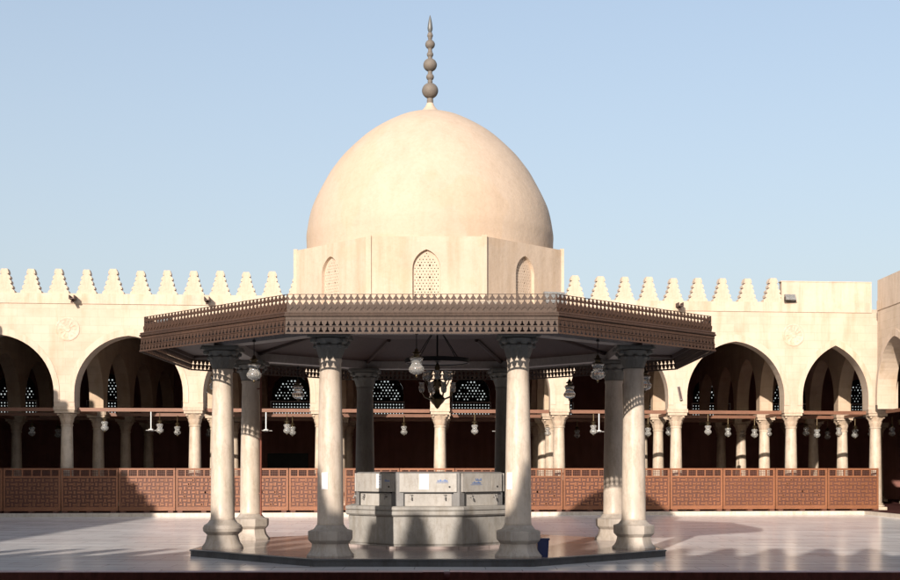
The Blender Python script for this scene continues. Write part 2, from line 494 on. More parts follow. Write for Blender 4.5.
# lattice screens resting on the beams of the last row
def lattice(w, h, name, parent, loc, cell=.14):
    g = MB(); hs = []
    nx, nz = int(w / cell), int(h / cell)
    for j in range(nz):
        for i in range(nx):
            x = -w / 2 + (i + .5) * w / nx; z = (j + .5) * h / nz; rr = cell * .4
            hs.append([(x + rr * (1 if k % 2 else .6) * math.cos(k * PI / 4), z + rr * (1 if k % 2 else .6) * math.sin(k * PI / 4)) for k in range(8)])
    g.panel([(-w / 2, 0), (w / 2, 0), (w / 2, h), (-w / 2, h)], hs, lambda u, w_, z: (u, w_, z), 0, .04)
    return g.build(name, M['white'], parent, loc=loc, rot=(0, 0, math.atan(K)))
wf0 = None
for x in wx:
    p = fb(x, -.03, 4.36); loc = (p[0] - FO[0], p[1] - FO[1], p[2])
    if wf0 is None:
        m = MB()
        m.box(-1.03, -.97, 0, .028, .0, .76); m.box(.97, 1.03, 0, .028, .0, .76); m.box(-.969, .969, 0, .026, .70, .76); m.box(-.969, .969, 0, .026, .0, .045)
        o = wf0 = m.build('window_rail', M['white'], arcade, loc=loc)
    else: o = wf0.copy(); col.objects.link(o); o.location = loc
    o.rotation_euler = (0, 0, math.atan(K))
# medallions, joint lines and spouts over the piers
med = MB()
med.lathe([(.43, .0), (.43, .018), (.39, .026), (.36, .018), (.34, .012), (.12, .011), (.10, .03), (.0, .035)], 32)
for k in range(12):
    a = k * PI / 6
    vs = [(.12 * math.cos(a - .12), .12 * math.sin(a - .12), .0115), (.12 * math.cos(a + .12), .12 * math.sin(a + .12), .0115),
          (.33 * math.cos(a + .13), .33 * math.sin(a + .13), .0115), (.33 * math.cos(a - .13), .33 * math.sin(a - .13), .0115), (.25 * math.cos(a), .25 * math.sin(a), .028)]
    med.add(vs, [(0, 1, 4), (1, 2, 4), (2, 3, 4), (3, 0, 4)])
med0 = None
for i in (1, 2, 6, 7):
    zc = 5.57 if False else 1.665 + (470 - (329 if i < 4 else 335)) * WY(XC[i]) / F
    p = far(XC[i] + (.12 if i < 3 else 0), .0, zc)
    loc = (p[0] - FO[0], p[1] - FO[1], p[2])
    if med0 is None: o = med0 = med.build('medallion', M['plaster'], arcade, loc=loc, smooth=25)
    else: o = med0.copy(); col.objects.link(o); o.location = loc
    o.rotation_euler = (PI / 2, 0, math.atan(K))
sp0 = None
spm = MB()
spm.box(-.10, .10, -.42, .0, 0, .035); spm.box(-.10, -.07, -.42, .0, .036, .14); spm.box(.07, .10, -.42, .0, .036, .14); spm.rbox((0, -.2, -.06), (.08, .3, .06), 0, .35)
for px in (74, 208, 678):
    x = px2X(px, 0); p = far(x, -.037, 7.80)
    loc = (p[0] - FO[0], p[1] - FO[1], p[2])
    if sp0 is None: o = sp0 = spm.build('water_spout', M['soffit'], arcade, loc=loc)
    else: o = sp0.copy(); col.objects.link(o); o.location = loc
    o.rotation_euler = (0, 0, math.atan(K))
# raised gallery floor and white kerb
mb = MB(); mb.box(-24, 24, -.60, 18, -.01, FL, far); struct(mb.build('gallery_floor', M['riwaqfloor']))
mb = MB(); mb.box(-17.0, 16.15, -1.0, -.602, -.008, FL - .004, far); struct(mb.build('kerb', M['kerb']))

# ------------------------------------------------------------------ side and near arcades
def side_arcade(label, fn, u0, u1, spacing, off, crenels=True, depth=6.6, plain_top=False, start=None, vis=True, far_lamps=False):
    root = thing('arcade', label, 'arcade', off)
    n = int((u1 - u0) / spacing)
    us = [start + k * spacing for k in range(int((u1 - start) / spacing) + 1)]
    w_, b_, _ = arcade_wall(fn, us, [.36] * len(us), u0, u1, ZC)
    w_.build('wall', M['ashlar'], root, off=off)
    b_.build('archivolt', M['plaster'], root, off=off, smooth=30)
    zt = ZW if plain_top else ZP
    mb = MB(); mb.box(u0, u1, -.03, .6, ZC, ZP, fn); mb.build('parapet', M['plaster'], root, off=off)
    if plain_top:
        mb = MB(); mb.box(u0, u1, -.002, .34, ZP, ZW, fn); mb.build('attic_wall', M['plaster'], root, off=off)
    else:
        d = Vector(fn(1, 0, 0)) - Vector(fn(0, 0, 0)); rz = math.atan2(d.y, d.x)
        k = 0; u = u0 + .5
        while u < u1 - .4:
            o = cr0.copy(); col.objects.link(o); o.parent = root
            p = fn(u, .17, ZP); o.location = (p[0] - off[0], p[1] - off[1], p[2])
            q = Vector(fn(u, .34, ZP)) - Vector(fn(u, 0, ZP))
            o.location.x -= q.x / 2; o.location.y -= q.y / 2
            if Vector((-d.y, d.x, 0)).dot(q) < 0:
                o.location.x += q.x; o.location.y += q.y
            o.rotation_euler = (0, 0, rz); o.scale = (1, 1, 1)
            u += .98
    mb = MB(); mb.box(u0, u1, TH + .004, depth, 7.5, 7.75, fn); mb.build('roof', M['roof'], root, off=off)
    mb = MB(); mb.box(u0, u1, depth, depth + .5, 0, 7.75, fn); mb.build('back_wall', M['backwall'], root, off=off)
    for u in (us[1:] if plain_top else us):
        place_col(fn(u, .35, FL), root, off)
    mb = MB()
    for a, b in zip(us[:-1], us[1:]):
        mb.box(a + .395, b - .395, .29, .41, 3.80, 3.93, fn)
    mb.build('tie_beam', M['beam'], root, off=off)
    mb = MB(); mb.box(u0, u1, -.62, -.452, -.008, FL - .004, fn); struct(mb.build('kerb', M['kerb']))
    mb = MB(); mb.box(u0, u1, -.45, depth, -.01, FL, fn); struct(mb.build('gallery_floor', M['riwaqfloor']))
    return root, us
XR = 16.15
right_root, rus = side_arcade('cream arcade with a plain high parapet running toward the viewer at the right edge', lambda u, w, z: (XR + w, 49.15 - u, z), 0.35, 40, 4.4, (XR, 30, 0), plain_top=True, start=.0, depth=7.85)
XL = -17.95
left_root, lus = side_arcade('crenellated cream arcade along the left side of the courtyard, just out of view', lambda u, w, z: (XL - w, 3.2 + u, z), 0, 43.9, 4.45, (XL, 25, 0), start=4.6)
YN = 3.9
near_root, nus = side_arcade('crenellated cream arcade in which the viewer stands behind the near fence', lambda u, w, z: (u, YN - w, z), -17.9, 16.15, 4.5, (0, YN, 0), start=-2.25 - 4.5 * 3, depth=9.5)
# arch between the corner column and first right-hand column
fnR = lambda u, w, z: (XR + w, 49.15 - u, z)

# ------------------------------------------------------------------ wooden fences
def fret_segments(W, H, cell):
    """interlaced T and bar pattern of raised strips, list of (x0,x1,z0,z1)"""
    out = []
    nx, nz = int(round(W / cell)), int(round(H / cell)); cx_, cz_ = W / nx, H / nz
    t = cell * .12
    rnd = random.Random(3)
    for j in range(nz):
        for i in range(nx):
            x, z = i * cx_, j * cz_
            k = (i + 2 * j + (i // 3) + (j // 2)) % 4
            if (min(i, nx - 1 - i) + j) % 2 == 0:
                out.append((x + t * .7, x + cx_ * (1.6 if k == 1 and i < nx - 2 else 1) - t * .7, z + cz_ * .28, z + cz_ * .72))
            else:
                out.append((x + cx_ * .28, x + cx_ * .72, z + t * .7, z + cz_ - t * .7))
            if k == 0: out.append((x + cx_ * .04, x + cx_ * .2, z + cz_ * .1, z + cz_ * .9))
            if k == 2: out.append((x + cx_ * .1, x + cx_ * .9, z + cz_ * .02, z + cz_ * .17))
    return out
def fence_panel(parent, W, H, mats, loc, rz):
    """frame = the part; infill, top lattice and feet are its sub-parts"""
    fr = MB(); pw = .07
    g0, zt = .06, H
    fr.box(0, pw, -.035, .035, g0, zt); fr.box(W - pw, W, -.035, .035, g0, zt)
    fr.box(pw, W - pw, -.033, .033, zt - .07, zt - .001); fr.box(pw, W - pw, -.033, .033, zt - .35, zt - .28)
    fr.box(pw, W - pw, -.033, .033, g0, g0 + .14)
    mid = W / 2
    n = 6
    for k in range(1, n):
        x = W * k / n
        fr.box(x - .022, x + .022, -.03, .03, zt - .28, zt - .07)
    frame = fr.build('panel', mats[0], parent, loc=loc, rot=(0, 0, rz))
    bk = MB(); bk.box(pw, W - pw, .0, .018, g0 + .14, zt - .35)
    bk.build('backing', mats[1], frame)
    rl = MB()
    ix0, iw, iz0, ih = pw + .01, W - 2 * pw - .02, g0 + .15, zt - .35 - g0 - .16
    for a, b, c, d in fret_segments(iw, ih, .155):
        rl.box(ix0 + a, ix0 + min(b, iw), -.021, -.001, iz0 + c, iz0 + min(d, ih))
    rl.build('fretwork', mats[0], frame)
    la = MB()
    for k in range(int((W - 2 * pw) / .052)):
        x = pw + .03 + k * .052
        la.box(x - .008, x + .008, -.006, .006, zt - .28, zt - .07)
    for z in (zt - .225, zt - .175, zt - .125): la.box(pw, W - pw, -.0125, -.0065, z - .008, z + .008)
    la.build('lattice', mats[1], frame)
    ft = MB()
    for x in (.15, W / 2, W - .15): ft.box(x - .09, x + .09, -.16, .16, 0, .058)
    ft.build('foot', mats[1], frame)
    return frame
fence = thing('wooden_fence', 'long carved red-brown wooden screen fence in front of the far arcade', 'fence', (0, 47.4, FL))
XE = px2X(879, -.3)
PWD = 2.02
x = XE - PWD; k = 0; fp = None
rz = math.atan(K)
while x > -19:
    p = far(x, -.3, FL)
    loc = (p[0], p[1] - 47.4, 0)
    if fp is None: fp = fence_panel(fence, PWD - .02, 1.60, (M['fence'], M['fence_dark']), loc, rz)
    else:
        o = dup(fp, loc, parent=fence); o.rotation_euler = (0, 0, rz + random.uniform(-.006, .006)); o.location.y += random.uniform(-.01, .01)
    x -= PWD; k += 1
NF = 4.3
nfence = thing('wooden_fence', 'dark red-brown near fence top along the bottom edge, in shade', 'fence', (0, NF, 0))
NH = CAMZ - 101.3 * NF / F
nfp = None
for k in range(-3, 3):
    loc = (k * 2.02, 0, 0)
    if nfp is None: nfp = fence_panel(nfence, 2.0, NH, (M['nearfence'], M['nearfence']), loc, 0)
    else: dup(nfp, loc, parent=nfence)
mb = MB(); mb.lathe([(.001, -6.1), (.03, -6.1), (.03, 6.1), (.001, 6.1)], 16)
mb.v = [(z, y * .7, x_ ) for x_, y, z in mb.v]
mb.build('handrail', M['nearfence'], nfence, loc=(0, 0, NH - .03), smooth=40)

# ------------------------------------------------------------------ pavilion
PC = (-.413, 26.8)
PZ = .13
PR = -R(.6)
pav = thing('domed_pavilion', 'octagonal pavilion with dark wooden canopy on marble columns and a cream dome', 'pavilion', (PC[0], PC[1], 0), PR)
T = math.tan(PI / 8)
def octa(P, z): return [(P / math.cos(PI / 8) * math.cos(PI / 8 + k * PI / 4), P / math.cos(PI / 8) * math.sin(PI / 8 + k * PI / 4), z) for k in range(8)]
def octframe(k):
    """side k: fn(u,w,z): w = outward distance from the axis"""
    a = -PI / 2 + k * PI / 4
    n = Vector((math.cos(a), math.sin(a), 0)); t = Vector((-math.sin(a), math.cos(a), 0))
    return lambda u, w, z: tuple(n * w + t * u + Vector((0, 0, z)))
def oct_solid(mb, prof, closed=True):
    """prof list of (apothem,z)"""
    vs = []; n = len(prof)
    for P, z in prof: vs += octa(P, z)
    fs = [(i * 8 + k, i * 8 + (k + 1) % 8, ((i + 1) % n) * 8 + (k + 1) % 8, ((i + 1) % n) * 8 + k) for i in range(n if closed else n - 1) for k in range(8)]
    if not closed: fs += [tuple(range(8))[::-1], tuple((n - 1) * 8 + k for k in range(8))]
    mb.add(vs, fs)
# plinth (dark kerb with lighter top)
mb = MB(); oct_solid(mb, [(4.58, -.008), (4.58, .10), (4.60, .102), (4.60, PZ - .006), (4.588, PZ)], False)
mb.build('plinth', M['darkmarble'], pav)
mb = MB(); oct_solid(mb, [(4.50, PZ - .003), (4.50, PZ + .004)], False); mb.build('plinth_paving', M['plinthtop'], pav)
PZ2 = PZ + .004
# columns
HC = 3.93
def octa_mod(a, i, z): # polar radius of a unit-apothem octagon
    b = ((a + PI / 8) % (PI / 4)) - PI / 8
    return 1 / math.cos(b)
def pav_column(kind, shaftmat, capmat, basemat):
    s = MB(); s.lathe([(.232, .565), (.24, .59), (.232, .61), (.230, 1.0), (.222, 1.8), (.205, 2.7), (.190, 3.42), (.205, 3.45), (.205, 3.49)], 28)
    sh = s.build('column', M[shaftmat], pav, smooth=40)
    c = MB()
    prof = [(.188, 3.49), (.20, 3.52), (.225, 3.60), (.25, 3.68), (.262, 3.72), (.25, 3.735), (.262, 3.76), (.305, 3.82), (.31, 3.835), (.27, 3.85)]
    c.lathe(prof, 48, mod=lambda a, i, z: 1 + (.07 * abs(math.cos(4 * a)) ** .6 - .03 if 1 <= i <= 4 else (.06 * abs(math.cos(4 * a + PI / 2)) if 5 < i < 9 else 0)))
    for k in range(8):
        a = k * PI / 4
        c.lathe([(.01, -.05), (.045, -.035), (.055, -.005), (.035, .025), (.01, .03)], 8, (.262 * math.cos(a), .262 * math.sin(a), 3.72))
    for k in range(4):
        a = PI / 4 + k * PI / 2
        c.lathe([(.01, -.055), (.05, -.035), (.06, 0), (.05, .03), (.01, .045)], 8, (.385 * math.cos(a), .385 * math.sin(a), 3.80))
    c.build('capital', M[capmat], sh, smooth=45)
    ab = MB(); pts = []
    for k in range(4):
        a0 = PI / 4 + k * PI / 2
        c0 = Vector((math.cos(a0), math.sin(a0))) * .53; c1 = Vector((math.cos(a0 + PI / 2), math.sin(a0 + PI / 2))) * .53
        cut = (c1 - c0).normalized() * .05
        for i in range(9):
            t = i / 8; p = (c0 + cut) * (1 - t) + (c1 - cut) * t
            m_ = Vector((math.cos(a0 + PI / 4), math.sin(a0 + PI / 4)))
            p = p - m_ * .055 * math.sin(PI * t)
            pts.append((p.x, p.y))
    ab.panel(pts, [], lambda u, w, z: (u, z, w), 3.851, 3.90); ab.panel([(u * .95, v * .95) for u, v in pts], [], lambda u, w, z: (u, z, w), 3.902, HC)
    ab.build('abacus', M[capmat], sh)
    b = MB()
    if kind == 'round':
        b.lathe([(.40, 0), (.40, .02), (.385, .06), (.34, .12), (.315, .2), (.30, .27), (.33, .30), (.375, .34), (.385, .40), (.36, .46), (.29, .50), (.25, .555), (.245, .566)], 32)
    else:
        b.lathe([(.40, 0), (.405, .03), (.37, .07), (.335, .12), (.315, .19), (.31, .235), (.335, .26), (.37, .30), (.378, .34), (.378, .455), (.365, .465), (.30, .485), (.262, .535), (.245, .565)], 64,
                mod=lambda a, i, z: octa_mod(a + 0, i, z) if i < 11 else (octa_mod(a, i, z) * .6 + .4 if i == 11 else 1), phase=PI / 64 * 0)
    b.build('base', M[basemat], sh, smooth=28)
    return sh
cpos = octa(4.0, PZ2)
order = {5: 'FL', 6: 'FR', 4: 'SL', 7: 'SR', 3: 'TL', 0: 'TR', 2: 'RL', 1: 'RR'}
oc = pav_column('oct', 'fcolumn', 'capital', 'base')
rc = pav_column('round', 'fcolumn', 'capital', 'base')
gc = pav_column('oct', 'greyshaft', 'capital', 'base')
used = {}
for i, p in enumerate(cpos):
    k = order[i]
    src = rc if k == 'SL' else (gc if k in ('RL', 'RR', ) else oc)
    if src.name not in used: src.location = p; used[src.name] = 1; o = src
    else: o = dup(src, p, parent=pav)
    o.rotation_euler = (0, 0, random.uniform(-.06, .06))
# ring beam on the capitals
ZB = PZ2 + HC
mb = MB(); oct_solid(mb, [(3.84, ZB + .002), (4.16, ZB + .002), (4.16, ZB + .20), (3.84, ZB + .20)]); mb.build('ring_beam', M['palewood'], pav)
# eaves soffit, ceiling and roof
mb = MB(); oct_solid(mb, [(5.37, 4.235), (4.165, 4.22), (4.165, 4.25), (5.37, 4.265)]); mb.build('eaves_soffit', M['soffit'], pav)
mb = MB(); oct_solid(mb, [(3.835, 4.24), (2.4, 4.62), (.3, 4.66), (.3, 4.69), (2.4, 4.66), (3.835, 4.27)])
oct_solid(mb, [(.3, 4.66), (.3, 4.69)], False)
mb.build('ceiling', M['soffit'], pav)
for k in range(8):
    a = PI / 8 + k * PI / 4; q = 1 / math.cos(PI / 8); mb = MB()
    mb.tube((3.8 * q * math.cos(a), 3.8 * q * math.sin(a), 4.225), (2.4 * q * math.cos(a), 2.4 * q * math.sin(a), 4.60), .05, 6)
    mb.tube((5.35 * q * math.cos(a), 5.35 * q * math.sin(a), 4.215), (4.17 * q * math.cos(a), 4.17 * q * math.sin(a), 4.20), .045, 6)
    mb.build('hip_rafter', M['soffit'], pav)
mb = MB(); oct_solid(mb, [(5.33, 4.30), (2.60, 4.80), (2.60, 4.84), (5.33, 4.36)]); mb.build('roof', M['roof'], pav)

# canopy sides
PV = 5.44
NC = 42
def rep(cells, w, z0, z1, holes, fn, P0, P1, slope=0):
    mb = MB()
    for i in range(cells):
        u0 = -w / 2 + w * i / cells; u1 = u0 + w / cells; uc = (u0 + u1) / 2
        hs = [[(uc + x, z) for x, z in h] for h in holes]
        mb.panel([(u0, z0), (u1, z0), (u1, z1), (u0, z1)], hs, fn, P0, P1, sides=[0, 2] + ([3] if i == 0 else []) + ([1] if i == cells - 1 else []))
    return mb
spade = lambda zb, h, w: [(0, zb + h), (-w * .45, zb + h * .62), (-w * .3, zb + h * .5), (-w, zb + h * .12), (-w * .8, zb), (w * .8, zb), (w, zb + h * .12), (w * .3, zb + h * .5), (w * .45, zb + h * .62)]
tear = lambda zt, h, w: [(0, zt - h), (w * .5, zt - h * .6), (w, zt - h * .25), (w * .9, zt - h * .02), (w * .5, zt), (-w * .5, zt), (-w * .9, zt - h * .02), (-w, zt - h * .25), (-w * .5, zt - h * .6)]
for k in range(8):
    fr = octframe(k)
    wm = M['canopy_grey'] if k in (0, 4) else M['canopy_brown']
    # valance leaning slightly outward at its foot
    def fv(u, w, z, fr=fr): return fr(u * (1 + .004 * (4.2 - z)), w + (4.2 - z) * .10, z)
    L = 2 * T * (PV - .002)
    mb = rep(NC, L, 3.93, 4.205, [spade(3.946, .088, .039), spade(4.052, .084, .038)], fv, PV - .013, PV)
    v = mb.build('valance', wm, pav)
    # raised strip along the valance foot, middle and head
    tr = MB()
    for z0, z1 in ((3.915, 3.94), (4.037, 4.049), (4.15, 4.20)):
        tr.box(-L / 2, L / 2, PV + .001, PV + .012, z0, z1, lambda u, w, z, fv=fv: fv(u, w, z))
    tr.build('valance_trim', wm, v)
    # cornice moulding
    mo = MB()
    prof = [(PV - .04, 4.206), (PV + .035, 4.206), (PV + .045, 4.225), (PV + .02, 4.245), (PV + .03, 4.262), (PV + .015, 4.278), (PV - .04, 4.278)]
    vs = [fr(s * T * P, P, z) for P, z in prof for s in (-1, 1)]
    n = len(prof)
    mo.add(vs, [(2 * i, 2 * i + 1, 2 * ((i + 1) % n) + 1, 2 * ((i + 1) % n)) for i in range(n)] + [tuple(range(0, 2 * n, 2)), tuple(range(1, 2 * n, 2))])
    mo.build('cornice', wm, pav)
    # solid band with a scalloped relief + open balustrade
    PB = PV - .04
    LB = 2 * T * (PB - .002)
    bd = MB(); bd.box(-LB / 2, LB / 2, PB - .03, PB, 4.2785, 4.40, fr)
    band_o = bd.build('fascia', wm, pav)
    sc_ = MB()
    for i in range(NC):
        uc = -LB / 2 + LB * (i + .5) / NC
        sc_.panel([(uc - .042, 4.399), (uc - .05, 4.36), (uc - .018, 4.34), (uc, 4.31), (uc + .018, 4.34), (uc + .05, 4.36), (uc + .042, 4.399)], [], fr, PB + .001, PB + .013)
    sc_.build('fascia_scallops', wm, band_o)
    mb = rep(NC, LB, 4.401, 4.583, [tear(4.488, .082, .044), tear(4.576, .078, .043)], fr, PB - .028, PB - .006)
    mb.build('balustrade', wm, pav)
    # pale inner board
    ib = MB(); LI = 2 * T * 5.38; ib.box(-LI / 2, LI / 2, 5.352, 5.372, 4.155, 4.234, fr); ib.build('inner_board', M['palewood'] if k in (3, 4, 5) else M['soffit'], pav)

# drum
DZ0, DZ1 = 4.72, 6.03
PD = 2.66
dr = MB()
win = [(-.262, 4.78), (.262, 4.78)] + parch(0, .262, 5.43, .36, 10)[::-1]
for k in range(8):
    fr = octframe(k); L = 2 * T * PD
    dr.panel([(-L / 2, DZ0), (L / 2, DZ0), (L / 2, DZ1), (-L / 2, DZ1)], [win], lambda u, w, z, fr=fr: fr(u * (w / PD), w, z), PD - .2, PD, sides=[0, 2])
oct_solid(dr, [(PD - .21, DZ1 - .1), (PD - .21, DZ1 - .004), (.5, DZ1 - .003), (.5, DZ1 - .1)])
drum = dr.build('drum', M['drum'], pav)
for k in (0, 2, 4, 6):
    fr = octframe(k); L = 2 * T * PD
    for s_g in (-1, 1):
        pil = MB(); e = sorted((s_g * (L / 2 - .07), s_g * (L / 2 + .03)))
        pil.box(e[0], e[1], PD - .05, PD + .028, DZ0, DZ1 + .025, fr)
        pil.build('corner_strip', M['drum'], drum)
pw_ = MB()
hs = []
for j in range(17):
    for i in range(-4, 5):
        s = .062; x = i * s + (s / 2 if j % 2 else 0); z = 4.83 + j * s * .9
        lim = .25 if z < 5.43 else .25 * (1 - ((z - 5.43) / .36) ** 1.5) if z < 5.78 else 0
        big = (i + 2 * (j % 4 == 0)) % 3 == 0 and j % 4 == 0
        r = .020 if big else .0115
        if abs(x) + r + .012 > lim: continue
        hs.append([(x + r * math.cos(q * PI / 3), z + r * math.sin(q * PI / 3)) for q in range(6)])
winp = [(-.26, 4.782), (.26, 4.782)] + parch(0, .26, 5.43, .357, 10)[::-1]
pw_.panel(winp, hs, lambda u, w, z: (u, -w, z), 0, .03)
pr = pw_.build('lattice_window', M['drum'], drum)
for k in range(8):
    o = pr if k == 0 else pr.copy()
    if k: col.objects.link(o)
    o.parent = drum
    a = k * PI / 4
    o.rotation_euler = (0, 0, a); o.location = (-(PD - .10) * math.sin(-a), -(PD - .10) * math.cos(a), 0)
# dome
def smooth_prof(pts, n=6):
    out = []
    for i in range(len(pts) - 1):
        p0 = pts[max(0, i - 1)]; p1 = pts[i]; p2 = pts[i + 1]; p3 = pts[min(len(pts) - 1, i + 2)]
        for j in range(n):
            t = j / n
            q = [.5 * (2 * p1[c] + (p2[c] - p0[c]) * t + (2 * p0[c] - 5 * p1[c] + 4 * p2[c] - p3[c]) * t * t + (-p0[c] + 3 * p1[c] - 3 * p2[c] + p3[c]) * t ** 3) for c in (0, 1)]
            out.append(tuple(q))
    return out + [pts[-1]]
dp = smooth_prof([(2.535, 6.032), (2.545, 6.3), (2.54, 6.55), (2.43, 7.05), (2.15, 7.62), (1.975, 7.89), (1.735, 8.18), (1.27, 8.60), (.70, 8.93), (.30, 9.055)], 6)
mb = MB(); mb.lathe(dp + [(.29, 9.055), (.10, 9.09)], 96)
dome = mb.build('dome', M['dome'], pav, smooth=30)
mb = MB(); mb.lathe(smooth_prof([(.25, 9.06), (.17, 9.12), (.10, 9.2), (.07, 9.27)], 4), 32); mb.build('dome_cap', M['dome'], pav, smooth=60)
def zf(y): return CAMZ + (470 - y) * .02074
q = .02074
fp_ = [(3 * q, zf(105)), (3.2 * q, zf(101)), (3 * q, zf(98.5))]
def ball(y, r): return [(max(2.2 * q, r * q * math.cos(t)), zf(y) + r * q * .95 * math.sin(t)) for t in [R(a) for a in range(-75, 76, 15)]]
fp_ += ball(90.7, 8.2) + [(2.5 * q, zf(82.3)), (2.4 * q, zf(81))] + ball(77, 3.9) + [(2.3 * q, zf(73)), (2.2 * q, zf(72.3))] + ball(65, 6.9) + [(2.1 * q, zf(57.8))] + ball(54.5, 3.3) + [(1.9 * q, zf(50))] + ball(44.5, 4.9) + [(1.7 * q, zf(39.3))] + ball(35.5, 2.9)
mb = MB(); mb.lathe(fp_, 20); fin = mb.build('finial', M['finial'], pav, smooth=50)
mb = MB(); mb.lathe([(1.2 * q, zf(33)), (2.4 * q, zf(30)), (2.6 * q, zf(28)), (2.0 * q, zf(23)), (1.0 * q, zf(18)), (.2 * q, zf(15))], 12); mb.build('spear_tip', M['tip'], fin, smooth=50)

# ------------------------------------------------------------------ fountain
fo = thing('ablution_fountain', 'octagonal pale marble drinking fountain under the pavilion with tap panels', 'fountain', (PC[0], PC[1], PZ2), PR)
mb = MB(); oct_solid(mb, [(1.84, 0), (1.84, .05), (1.70, .051), (1.70, .0)]); mb.build('step', M['plinthtop'], fo)
mb = MB(); oct_solid(mb, [(1.60, .0), (1.60, .055), (1.62, .09), (1.625, .62), (1.60, .625)], False); mb.build('basin', M['fountain'], fo)
mb = MB(); oct_solid(mb, [(1.60, .626), (1.66, .628), (1.69, .66), (1.69, .72), (1.66, .735), (1.69, .75), (1.69, .80), (1.66, .82), (1.2, .822)], False); mb.build('coping', M['fountain'], fo)
mb = MB(); oct_solid(mb, [(1.48, .823), (1.48, 1.47), (1.45, 1.49), (.6, 1.495)], False); mb.build('cistern', M['cistern'], fo)
def tap_panel(k):
    fr = octframe(k)
    p = MB(); p.box(-.56, .56, 1.481, 1.515, 1.10, 1.465, fr)
    po = p.build('upper_panel', M['panel'], fo)
    q_ = MB(); q_.box(-.46, .46, 1.481, 1.492, .824, 1.075, fr); lo = q_.build('lower_panel', M['panel'], fo)
    g = MB(); g.box(-.48, .48, 1.4805, 1.53, 1.076, 1.098, fr)
    g.box(-.485, -.462, 1.4805, 1.51, .824, 1.075, fr); g.build('niche_frame', M['black'], fo)
    for s in (-.33, .33):
        t = MB(); c = fr(s, 1.492, 1.0); d = fr(s, 1.55, 1.0); e = fr(s, 1.56, .95)
        t.tube(c, d, .017, 8); t.tube(d, e, .014, 8); t.tube(fr(s, 1.53, 1.01), fr(s, 1.53, 1.045), .009, 6); t.tube(fr(s - .03, 1.53, 1.045), fr(s + .03, 1.53, 1.045), .008, 6)
        t.build('tap', M['grey'], lo, smooth=40)
    return po
def notice(parent, fr, u, z, w, h, P, lines=3):
    n = MB(); n.box(u - w / 2, u + w / 2, P, P + .004, z - h / 2, z + h / 2, fr)
    o = n.build('notice', M['paper'], parent)
    return o
for k in range(8):
    po = tap_panel(k)
    fr = octframe(k)
    if k in (0, 1, 7):
        bt = MB(); bt.tube(fr(.42, 1.515, 1.20), fr(.42, 1.527, 1.20), .02, 10)
        bt.build('button', M['black'], po)
        pl_ = MB(); pl_.box(.26, .47, 1.5155, 1.5185, 1.16, 1.42, fr) if k else None
        if k: pl_.build('plate', M['panel'], po)
        if k == 0: notice(po, fr, -.08, 1.30, .19, .30, 1.5158)
        if k == 7: notice(po, fr, .12, 1.31, .16, .28, 1.5158)
        ik = MB()
        def scribble(u, z, w):
            # small blue lettering-like strokes
            x_ = u; rnd = random.Random(int(z * 1000) + k)
            while x_ < u + w:
                hh = rnd.choice((.02, .03, .045)); ww = rnd.choice((.012, .02, .03))
                ik.box(x_, x_ + ww, 1.5200, 1.5212, z, z + hh, fr); x_ += ww + .008
        if k == 0: scribble(.18, 1.30, .2); ik.box(.16, .40, 1.5200, 1.5212, 1.28, 1.288, fr)
        if k == 1: scribble(-.30, 1.26, .26); scribble(-.2, 1.32, .15); ik.box(-.34, -.02, 1.5200, 1.5212, 1.235, 1.243, fr)
        if k == 7: scribble(.3, 1.3, .14)
        if k in (0, 7):
            u0 = -.15 if k == 0 else .06
            for zz in (1.39, 1.345, 1.29, 1.24): ik.box(u0, u0 + random.uniform(.08, .13), 1.5200, 1.5208, zz, zz + .008, fr)
        ik.build('lettering', M['ink'], po)

# notices taped to the two front columns
def col_notice(i, da, label):
    c = Vector(cpos[i]); a = -PI / 2 + da
    n = MB(); seg = 5; w = .12; rr = .236
    vs = []
    for j in range(seg + 1):
        t = a - w / rr / 2 + w / rr * j / seg
        for r in (rr, rr + .003):
            for z in (1.33, 1.62): vs.append((c.x + r * math.cos(t), c.y + r * math.sin(t), z))
    fs = []
    for j in range(seg):
        o = j * 4; p = o + 4
        fs += [(o, p, p + 1, o + 1), (o + 2, o + 3, p + 3, p + 2), (o + 1, p + 1, p + 3, o + 3), (o, o + 2, p + 2, p)]
    fs += [(0, 1, 3, 2), (seg * 4, seg * 4 + 2, seg * 4 + 3, seg * 4 + 1)]
    n.add(vs, fs)
    m3 = Matrix.Rotation(PR, 3, 'Z')
    n.v = [tuple(m3 @ Vector(p) + Vector((PC[0], PC[1], 0))) for p in n.v]
    o = n.build('paper_notice', M['paper'], None)
    ctr = sum((Vector(p) for p in n.v), Vector()) / len(n.v)
    for vtx in o.data.vertices: vtx.co -= ctr
    o.location = ctr
    tag(o, label, 'notice')
col_notice(5, -.35, 'white paper notice taped to the front left pavilion column')
col_notice(6, -.75, 'white paper notice taped to the front right pavilion column beside the fountain')

